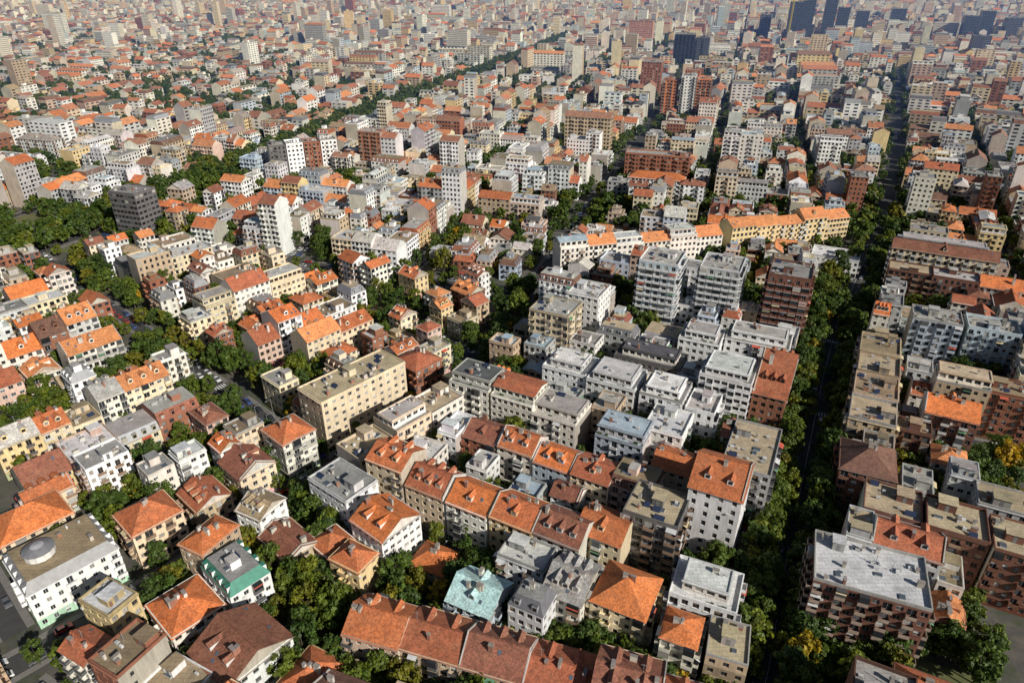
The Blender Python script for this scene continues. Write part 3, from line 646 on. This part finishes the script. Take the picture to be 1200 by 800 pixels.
def block(ang,w0,w1,c0,c1,kind):
    cx,cy=frame(ang,(w0+w1)/2,(c0+c1)/2)
    def P(wv,c): return frame(ang,wv,c)
    base=-rad(ang)
    dist=math.hypot(cx,cy); far=dist>800
    if kind=='park':
        for _ in range(int((w1-w0)*(c1-c0)/110)):
            TREES.append((*P(R.uniform(w0,w1),R.uniform(c0,c1)),R.uniform(.8,1.2)))
        return
    if kind in('perim','semi'):
        d=R.uniform(11,13.5)
        gap=.04 if kind=='perim' else .25
        for side in range(4):
            if side in(0,1): a,b=w0,w1
            else: a,b=c0+d+.3,c1-d-.3
            t=a
            while b-t>7:
                W=R.uniform(9,17) if dist<300 else R.uniform(11,22)
                if far: W*=1.15
                if b-t-W<7: W=b-t
                if W>27: W/=2
                dd=d+R.uniform(-.8,1.2); m=t+W/2
                if R.random()>gap:
                    off=0 if R.random()<.9 else .8
                    if side==0: p=P(m,c0+dd/2+off); r=base
                    elif side==1: p=P(m,c1-dd/2-off); r=base+math.pi
                    elif side==2: p=P(w0+dd/2+off,m); r=base-math.pi/2
                    else: p=P(w1-dd/2-off,m); r=base+math.pi/2
                    ok=tryb(*p,r,W,dd)
                    if not ok and not far:
                        for k in (-.25,.25):
                            q=(p[0]+math.cos(r)*W*k,p[1]+math.sin(r)*W*k)
                            if W>12: tryb(*q,r,W*.48,dd)
                t+=W
        iw0,iw1,ic0,ic1=w0+d+2.5,w1-d-2.5,c0+d+2.5,c1-d-2.5
        if iw1-iw0>6 and ic1-ic0>6:
            for _ in range(int((iw1-iw0)*(ic1-ic0)/(140 if not far else 200))):
                W,D=R.uniform(8,16),R.uniform(7,12); wv=R.uniform(iw0,iw1); c=R.uniform(ic0,ic1)
                tryb(*P(wv,c),base+R.choice([0,math.pi/2]),W,D,False,R.choice([2,3,4,5]))
            for _ in range(int((iw1-iw0)*(ic1-ic0)/(34 if not far else 75))):
                x,y=P(R.uniform(iw0,iw1),R.uniform(ic0,ic1))
                if ptfree(x,y,1.4): TREES.append((x,y,R.uniform(.6,1.0)))
    elif kind=='houses':
        for _ in range(int((w1-w0)*(c1-c0)/100)):
            W,D=R.uniform(8,14),R.uniform(8,12)
            tryb(*P(R.uniform(w0+W/2,w1-W/2),R.uniform(c0+D/2,c1-D/2)),base+R.choice([0,math.pi/2])+R.uniform(-.05,.05),W,D,False,3)
        for _ in range(int((w1-w0)*(c1-c0)/(110 if not far else 140))):
            x,y=P(R.uniform(w0,w1),R.uniform(c0,c1))
            if ptfree(x,y,1.3): TREES.append((x,y,R.uniform(.65,1.0)))
    elif kind=='slabs':
        t=c0+8
        while t<c1-6:
            tryb(*P((w0+w1)/2+R.uniform(-4,4),t),base,(w1-w0)*R.uniform(.6,.85),12.5,False); t+=R.uniform(20,27)
        for _ in range(int((w1-w0)*(c1-c0)/120)):
            x,y=P(R.uniform(w0,w1),R.uniform(c0,c1))
            if ptfree(x,y,2): TREES.append((x,y,R.uniform(.7,1.1)))
for z,(ang,ws,cs,wd) in GR.items():
    for wa,wb in zip(ws,ws[1:]):
        for ca,cb in zip(cs,cs[1:]):
            cx,cy=frame(ang,(wa+wb)/2,(ca+cb)/2)
            if z=='M' and zone(cx,cy)=='R': continue
            if z!='M' and zone(cx,cy)!=z: 
                if z=='R' or cy>330: continue
            if not infr(cx,cy,90): continue
            m=wd/2+1.9; r=R.random()
            if math.hypot(cx,cy)<330: kind='perim'
            elif r<.70: kind='perim'
            elif r<.80: kind='semi'
            elif r<.89: kind='houses'
            elif r<.95: kind='slabs'
            elif r<.975: kind='semi'
            else: kind='park'
            if cy>1800 and kind=='park': kind='semi'
            a2=ang+(R.uniform(-8,8) if cy>750 else 0)
            if a2!=ang:
                u,v=ax(a2); w_=cx*v[0]+cy*v[1]; c_=cx*u[0]+cy*u[1]; hw,hc=(wb-wa)/2-m,(cb-ca)/2-m
                block(a2,w_-hw,w_+hw,c_-hc,c_+hc,kind)
            else: block(ang,wa+m,wb-m,ca+m,cb-m,kind)
for _ in range(3400):
    y=R.uniform(70,420); x=R.uniform(-.8*y-20,.8*y+20)
    z=zone(x,y); ang={'N':27,'R':27,'L':42,'M':17.5}[z]
    tryb(x,y,-rad(ang)+R.choice([0,math.pi/2]),R.uniform(7,13),R.uniform(7,11),False,5)
for _ in range(4500):
    y=R.uniform(420,1500); x=R.uniform(-.8*y-20,.8*y+20)
    tryb(x,y,-rad(17.5 if zone(x,y)=='M' else 27)+R.choice([0,math.pi/2]),R.uniform(9,18),R.uniform(8,13),False,6)
print('buildings',nb,time.time()-T0)
for i,mb in enumerate(FAR):
    mb.tr=None; link('distant_buildings',mb.mesh('distant_buildings',MATS))
for i in range(6):
    mb=MB(); c=(.7,.7,.68)
    for j in range(-4,5):
        for sx in (-1.8,1.8): mb.box(sx,j*3.6,0,2.8,.12,.12,METAL,(.3,.3,.3))
    mb.poly([(-2.3,-15,2.7),(0,-15,3.6),(0,15,3.6),(-2.3,15,2.7)],METAL,c); mb.poly([(2.3,-15,2.7),(0,-15,3.6),(0,15,3.6),(2.3,15,2.7)],METAL,c)
    mb.box(0,0,.7,.85,2.6,28,METAL,(.3,.25,.2),bottom=True)
    x,y=frame(27,-27+i*5.2,372-50); 
    if ptfree(x,y,1): link('market_stall_canopy',mb.mesh('market_stall_canopy',MATS),(x,y,0),-rad(27))
# ---------------------------------------------------------------- ground and streets
def sheet(name,polys,mat):
    v=[];f=[]
    for p in polys: f.append(tuple(range(len(v),len(v)+len(p)))); v.extend(p)
    me=bpy.data.meshes.new(name); me.from_pydata(v,[],f); me.materials.append(mat); return link(name,me)
sheet('ground',[[(-30000,-3000,0),(30000,-3000,0),(30000,40000,0),(-30000,40000,0)]],GROUND)
lw=[]
for px,py,hx,hy,pa,dn in PARKS:
    if hx*hy>90:
        o=obb(px,py,hx,hy,-rad(pa)); lw.append([(px+a*hx*o[4]-b*hy*o[5],py+a*hx*o[5]+b*hy*o[4],.005) for a,b in ((-1,-1),(1,-1),(1,1),(-1,1))])
sheet('park_lawn',lw,LAWN)
def offs(pts):
    out=[]
    for i,p in enumerate(pts):
        a=pts[max(0,i-1)]; b=pts[min(len(pts)-1,i+1)]; L=math.hypot(b[0]-a[0],b[1]-a[1]); out.append(((b[1]-a[1])/L,-(b[0]-a[0])/L))
    return out
def instreet(x,y,skip):
    for sj in near_st.get((int(x//30),int(y//30)),()):
        if sj[0]!=skip:
            if math.hypot(x-sj[1],y-sj[2])<sj[3]: return True
    return False
near_st={}
for si,s in enumerate(STREETS):
    for x,y in s['p']:
        for i in (-1,0,1):
            for j in (-1,0,1): near_st.setdefault((int(x//30)+i,int(y//30)+j),[]).append((si,x,y,s['w']/2+3.5))
roads=[];walks=MB();marks=[];CARS=[];LAMPS=[]
for si,s in enumerate(STREETS):
    pts=s['p']; N=offs(pts); h=s['w']/2; z=.01+.004*(si%40); s2=s['s']
    for i in range(len(pts)-1):
        (a,b),(c,d)=pts[i],pts[i+1]; n,m=N[i],N[i+1]
        roads.append([(a-n[0]*h,b-n[1]*h,z),(a+n[0]*h,b+n[1]*h,z),(c+m[0]*h,d+m[1]*h,z),(c-m[0]*h,d-m[1]*h,z)])
        mx,my=(a+c)/2,(b+d)/2; D0=math.hypot(mx,my); L=math.hypot(c-a,d-b); dx,dy=(c-a)/L,(d-b)/L; ang=math.atan2(dy,dx)
        cross=instreet(mx,my,si)
        if D0<700 and not cross:
            zt=.14+.003*(si%20)
            for sg in (-1,1):
                p0=(a+sg*n[0]*h,b+sg*n[1]*h); p1=(a+sg*n[0]*(h+s2),b+sg*n[1]*(h+s2)); q0=(c+sg*m[0]*h,d+sg*m[1]*h); q1=(c+sg*m[0]*(h+s2),d+sg*m[1]*(h+s2))
                walks.poly([(*p0,zt),(*p1,zt),(*q1,zt),(*q0,zt)],0,(1,1,1)); walks.poly([(*p0,0),(*p0,zt),(*q0,zt),(*q0,0)],0,(1,1,1))
        if D0<450 and s['m'] and not cross:
            k=.07
            for off in ([0] if s['w']<9 else [-s['w']*.17,0,s['w']*.17]):
                x0,y0=a+n[0]*off,b+n[1]*off; e=3 if off else 7.9
                marks.append([(x0-n[0]*k,y0-n[1]*k,z+.006),(x0+n[0]*k,y0+n[1]*k,z+.006),(x0+dx*e+n[0]*k,y0+dy*e+n[1]*k,z+.006),(x0+dx*e-n[0]*k,y0+dy*e-n[1]*k,z+.006)])
        if D0<450 and cross and s['w']>=5 and not instreet(a,b,si):
            kk=-h+.6
            while kk<h-.5:
                x0,y0=a+n[0]*kk,b+n[1]*kk
                marks.append([(x0-n[0]*.25,y0-n[1]*.25,z+.006),(x0+n[0]*.25,y0+n[1]*.25,z+.006),(x0+dx*3+n[0]*.25,y0+dy*3+n[1]*.25,z+.006),(x0+dx*3-n[0]*.25,y0+dy*3-n[1]*.25,z+.006)])
                kk+=1.0
        if D0<480:
            for sg in (-1,1):
                if cross: continue
                if R.random()<s['c']: 
                    o=h-1.05; CARS.append((mx+sg*n[0]*o,my+sg*n[1]*o,z,ang+(math.pi if sg>0 else 0)))
                if R.random()<.12 and D0<300: LAMPS.append((mx+sg*n[0]*(h+.5),my+sg*n[1]*(h+.5),ang+(math.pi/2 if sg>0 else -math.pi/2)))
            if s['m'] and R.random()<.35: 
                sg=R.choice([-1,1]); CARS.append((mx+sg*n[0]*2.2,my+sg*n[1]*2.2,z,ang+(0 if sg>0 else math.pi)))
        if s['t'] and D0<2000:
            k=s['t']
            for sg in (-1,1):
                if k==3:
                    for _ in range(2 if D0<330 else 1):
                        if R.random()<.92: TREES.append((mx+sg*n[0]*(h+R.uniform(-1.6,1.8))+dx*R.uniform(-4,4),my+sg*n[1]*(h+R.uniform(-1.6,1.8))+dy*R.uniform(-4,4),R.uniform(.75,1.15)))
                    if R.random()<(.75 if D0<230 else .45): TREES.append((mx+sg*n[0]*h*R.uniform(.25,.75),my+sg*n[1]*h*R.uniform(.25,.75),R.uniform(.65,1.0)))
                elif k==4:
                    for _ in range(2): TREES.append((mx+sg*n[0]*R.uniform(h*.4,h+2)+dx*R.uniform(-4,4),my+sg*n[1]*R.uniform(h*.4,h+2)+dy*R.uniform(-4,4),R.uniform(.8,1.15)))
                elif R.random()<k: TREES.append((mx+sg*n[0]*(h+.7),my+sg*n[1]*(h+.7),R.uniform(.5,.85)))
sheet('street',roads,ASPH); sheet('road_markings',marks,PAINT)
link('pavement',walks.mesh('pavement',[PAVE]))
for _ in range(9000):
    y=R.uniform(75,1000); x=R.uniform(-.8*y-20,.8*y+20)
    if ptfree(x,y,1.3 if y<350 else 1.6): TREES.append((x,y,R.uniform(.6,1.05)))
for _ in range(2500):
    y=R.uniform(75,360); x=R.uniform(-.8*y-20,.8*y+20)
    if ptfree(x,y,1.2): TREES.append((x,y,R.uniform(.5,.95)))
# ---------------------------------------------------------------- trees
def tree_mesh(seed,ht,cr,yellow,nleaf=46,ncl=34,ls=.42,detail=True):
    r=random.Random(seed); mb=MB()
    def tube(p,q,r0,r1,n=6):
        d=(Vector(q)-Vector(p)).normalized(); a=d.orthogonal().normalized(); b=d.cross(a)
        A=[Vector(p)+(a*math.cos(t)+b*math.sin(t))*r0 for t in [2*math.pi*i/n for i in range(n)]]
        B=[Vector(q)+(a*math.cos(t)+b*math.sin(t))*r1 for t in [2*math.pi*i/n for i in range(n)]]
        for i in range(n): mb.poly([tuple(A[i]),tuple(A[(i+1)%n]),tuple(B[(i+1)%n]),tuple(B[i])],0,(1,1,1))
    th=ht*.35; tube((0,0,-.1),(0,0,th),.28,.2); tube((0,0,th),(.2,.1,ht*.75),.2,.06)
    cl=[]
    for i in range(ncl):
        t=r.uniform(0,2*math.pi); zz=r.uniform(.0,1.0); rr=cr*math.sqrt(max(.05,1-(zz*1.7-.75)**2))*r.uniform(.35,1.0)
        cl.append((rr*math.cos(t),rr*math.sin(t),ht*(.32+.62*zz),r.uniform(.75,1.45)*cr/4))
    if detail:
        for c in cl[:8]: tube((0,0,th+r.uniform(0,ht*.15)),(c[0]*.85,c[1]*.85,c[2]),.1,.03,4)
    for cx,cy,cz,rr in cl:
        k0=r.uniform(.7,1.35)
        for _ in range(nleaf):
            d=Vector((r.gauss(0,1),r.gauss(0,1),r.gauss(0,.8))); 
            if d.length<1e-3: continue
            d=d.normalized()*rr*r.random()**.4; p=Vector((cx,cy,cz))+d
            nrm=(d.normalized()+Vector((r.uniform(-.8,.8),r.uniform(-.8,.8),r.uniform(-.3,1)))).normalized()
            a=nrm.orthogonal().normalized(); b=nrm.cross(a); t=r.uniform(0,6.28); a,b=a*math.cos(t)+b*math.sin(t),b*math.cos(t)-a*math.sin(t)
            s=ls*r.uniform(.6,1.3); k=k0*r.uniform(.7,1.3)
            col=(.080*k,.115*k,.018*k) if not yellow else (.26*k,.20*k,.02*k)
            mb.poly([tuple(p-a*s-b*s*.5),tuple(p+a*s*.2-b*s*.8),tuple(p+a*s),tuple(p-a*s*.1+b*s*.8)],1,col)
    return mb.mesh('tree',[BARK,LEAF])
TM=[tree_mesh(i,R.uniform(10,14),R.uniform(3.3,4.6),False) for i in range(6)]
TY=[tree_mesh(20+i,R.uniform(9,12),R.uniform(3,4),True) for i in range(2)]
TF=[tree_mesh(40+i,12,4.6,False,nleaf=14,ncl=26,ls=.85,detail=False) for i in range(4)]
near_t=0; farpts=[[] for _ in TF]
for x,y,s in TREES:
    if not infr(x,y,30): continue
    d=math.hypot(x,y)
    if d<420:
        yl=R.random()<.08
        link('deciduous_tree',R.choice(TY if yl else TM),(x,y,0),R.uniform(0,6.28),(s*R.uniform(.9,1.1),s*R.uniform(.9,1.1),s*R.uniform(.9,1.15))); near_t+=1
    else: farpts[R.choice([0,0,1,1,2,2,2,3])].append((x,y,s))
for k,pl in enumerate(farpts):
    v=[];f=[]
    for x,y,s in pl:
        t=R.uniform(0,6.28); i=len(v); hs=s*.5
        for q in range(4): v.append((x+hs*1.414*math.cos(t+q*math.pi/2),y+hs*1.414*math.sin(t+q*math.pi/2),0))
        f.append((i,i+1,i+2,i+3))
    me=bpy.data.meshes.new('distant_trees'); me.from_pydata(v,[],f); po=link('distant_trees',me)
    po.instance_type='FACES'; po.use_instance_faces_scale=True; po.show_instancer_for_render=False
    ch=link('tree_crown',TF[k]); ch.parent=po
print('trees',near_t,sum(map(len,farpts)),'cars',len(CARS),time.time()-T0)
# ---------------------------------------------------------------- cars
def car_mesh():
    mb=MB(); q=mb.poly; W=.88
    prof=[(-2.1,.35),(-2.15,.75),(-1.95,.98),(-1.1,1.02),(1.0,.95),(2.0,.78),(2.12,.5),(2.05,.3)]
    n=len(prof)
    for s in (-1,1): q([(x,s*W,z) for x,z in prof],0,(1,1,1))
    for i in range(n):
        a,b=prof[i],prof[(i+1)%n]; q([(a[0],-W,a[1]),(b[0],-W,b[1]),(b[0],W,b[1]),(a[0],W,a[1])],0,(1,1,1))
    lo=[(-1.75,1.0),(1.05,.96)]; hi=[(-1.25,1.46),(.35,1.46)]; wi=.68; wo=.82
    q([(hi[0][0],-wi,1.46),(hi[1][0],-wi,1.46),(hi[1][0],wi,1.46),(hi[0][0],wi,1.46)],0,(1,1,1))
    for s in (-1,1): q([(lo[0][0],s*wo,1.0),(lo[1][0],s*wo,.96),(hi[1][0],s*wi,1.46),(hi[0][0],s*wi,1.46)],1,(1,1,1))
    q([(lo[0][0],-wo,1.0),(lo[0][0],wo,1.0),(hi[0][0],wi,1.46),(hi[0][0],-wi,1.46)],1,(1,1,1))
    q([(lo[1][0],-wo,.96),(lo[1][0],wo,.96),(hi[1][0],wi,1.46),(hi[1][0],-wi,1.46)],1,(1,1,1))
    for x in (-1.3,1.35):
        for s in (-1,1):
            c=[(x+.32*math.cos(t),.33+.32*math.sin(t)) for t in [i*math.pi/5 for i in range(10)]]
            q([(a,s*.92,b) for a,b in c],2,(1,1,1))
            for i in range(10):
                a,b=c[i],c[(i+1)%10]; q([(a[0],s*.7,a[1]),(b[0],s*.7,b[1]),(b[0],s*.92,b[1]),(a[0],s*.92,a[1])],2,(1,1,1))
    s=NT('car_paint'); oi=s.new('ShaderNodeObjectInfo'); r=s.new('ShaderNodeValToRGB'); s.l.new(oi.outputs['Random'],r.inputs[0]); cr=r.color_ramp; cr.interpolation='CONSTANT'
    cols=[(.6,.6,.6),(.03,.03,.035),(.3,.31,.33),(.7,.7,.7),(.12,.12,.13),(.35,.03,.02),(.04,.07,.2),(.45,.45,.46)]
    cr.elements[0].color=(*cols[0],1); cr.elements[1].position=.9; cr.elements[1].color=(*cols[7],1)
    for i in range(1,7): e=cr.elements.new(i/8); e.color=(*cols[i],1)
    s.base(r.outputs[0]); s.b.inputs['Roughness'].default_value=.3; s.b.inputs['Coat Weight'].default_value=.5
    return mb.mesh('car',[s.m,plain('car_glass',(.02,.025,.03),.1),plain('tyre',(.02,.02,.02),.8)])
CM=car_mesh()
for x,y,z,a in CARS: link('parked_car',CM,(x,y,z),a+R.uniform(-.03,.03))
def lamp_mesh():
    mb=MB(); c=(.25,.26,.27); mb.box(0,0,0,.4,.3,.3,0,c); mb.box(0,0,.4,8,.13,.13,0,c); mb.box(.9,0,7.85,7.95,1.9,.09,0,c,bottom=True); mb.box(1.9,0,7.75,7.93,.7,.28,0,c,bottom=True)
    return mb.mesh('street_lamp',[MATS[METAL]])
LMh=lamp_mesh()
for x,y,a in LAMPS: link('street_lamp',LMh,(x,y,.14),a)
mb=MB(); yc=(.55,.42,.05)
for s,t in ((-1,-1),(-1,1),(1,-1),(1,1)): mb.box(s,t,0,85,.5,.5,METAL,yc)
for k in range(28):
    z=k*3
    for a,b in (((-1,-1),(1,-1)),((1,-1),(1,1)),((1,1),(-1,1)),((-1,1),(-1,-1))): mb.poly([(a[0],a[1],z),(a[0],a[1],z+.4),(b[0],b[1],z+3.4),(b[0],b[1],z+3)],METAL,yc)
mb.box(14,0,82,82.4,62,.4,METAL,yc,bottom=True); mb.box(14,-1,80.5,80.9,62,.4,METAL,yc,bottom=True); mb.box(14,1,80.5,80.9,62,.4,METAL,yc,bottom=True)
mb.box(-14,0,78,81,4,2.4,WALL,(.4,.4,.4),bottom=True); mb.box(0,0,82.4,90,.6,.6,METAL,yc)
mb.poly([(0,0,90),(0,.3,90),(40,.3,82.4),(40,0,82.4)],METAL,yc); mb.poly([(0,0,90),(0,.3,90),(-15,.3,82.4),(-15,0,82.4)],METAL,yc)
link('tower_crane',mb.mesh('tower_crane',MATS),(520,1420,0),.6)
# ---------------------------------------------------------------- haze
hz=MB(); hz.box(0,6500,-20,220,14000,12000,0,(1,1,1),bottom=True)
hm=bpy.data.materials.new('haze'); hm.use_nodes=True; t=hm.node_tree; t.nodes.clear()
vs=t.nodes.new('ShaderNodeVolumeScatter'); vs.inputs['Density'].default_value=.00027; vs.inputs['Color'].default_value=(.22,.40,1,1); vs.inputs['Anisotropy'].default_value=.1
om=t.nodes.new('ShaderNodeOutputMaterial'); t.links.new(vs.outputs[0],om.inputs['Volume'])
link('atmospheric_haze',hz.mesh('haze',[hm]))
print('done',time.time()-T0)
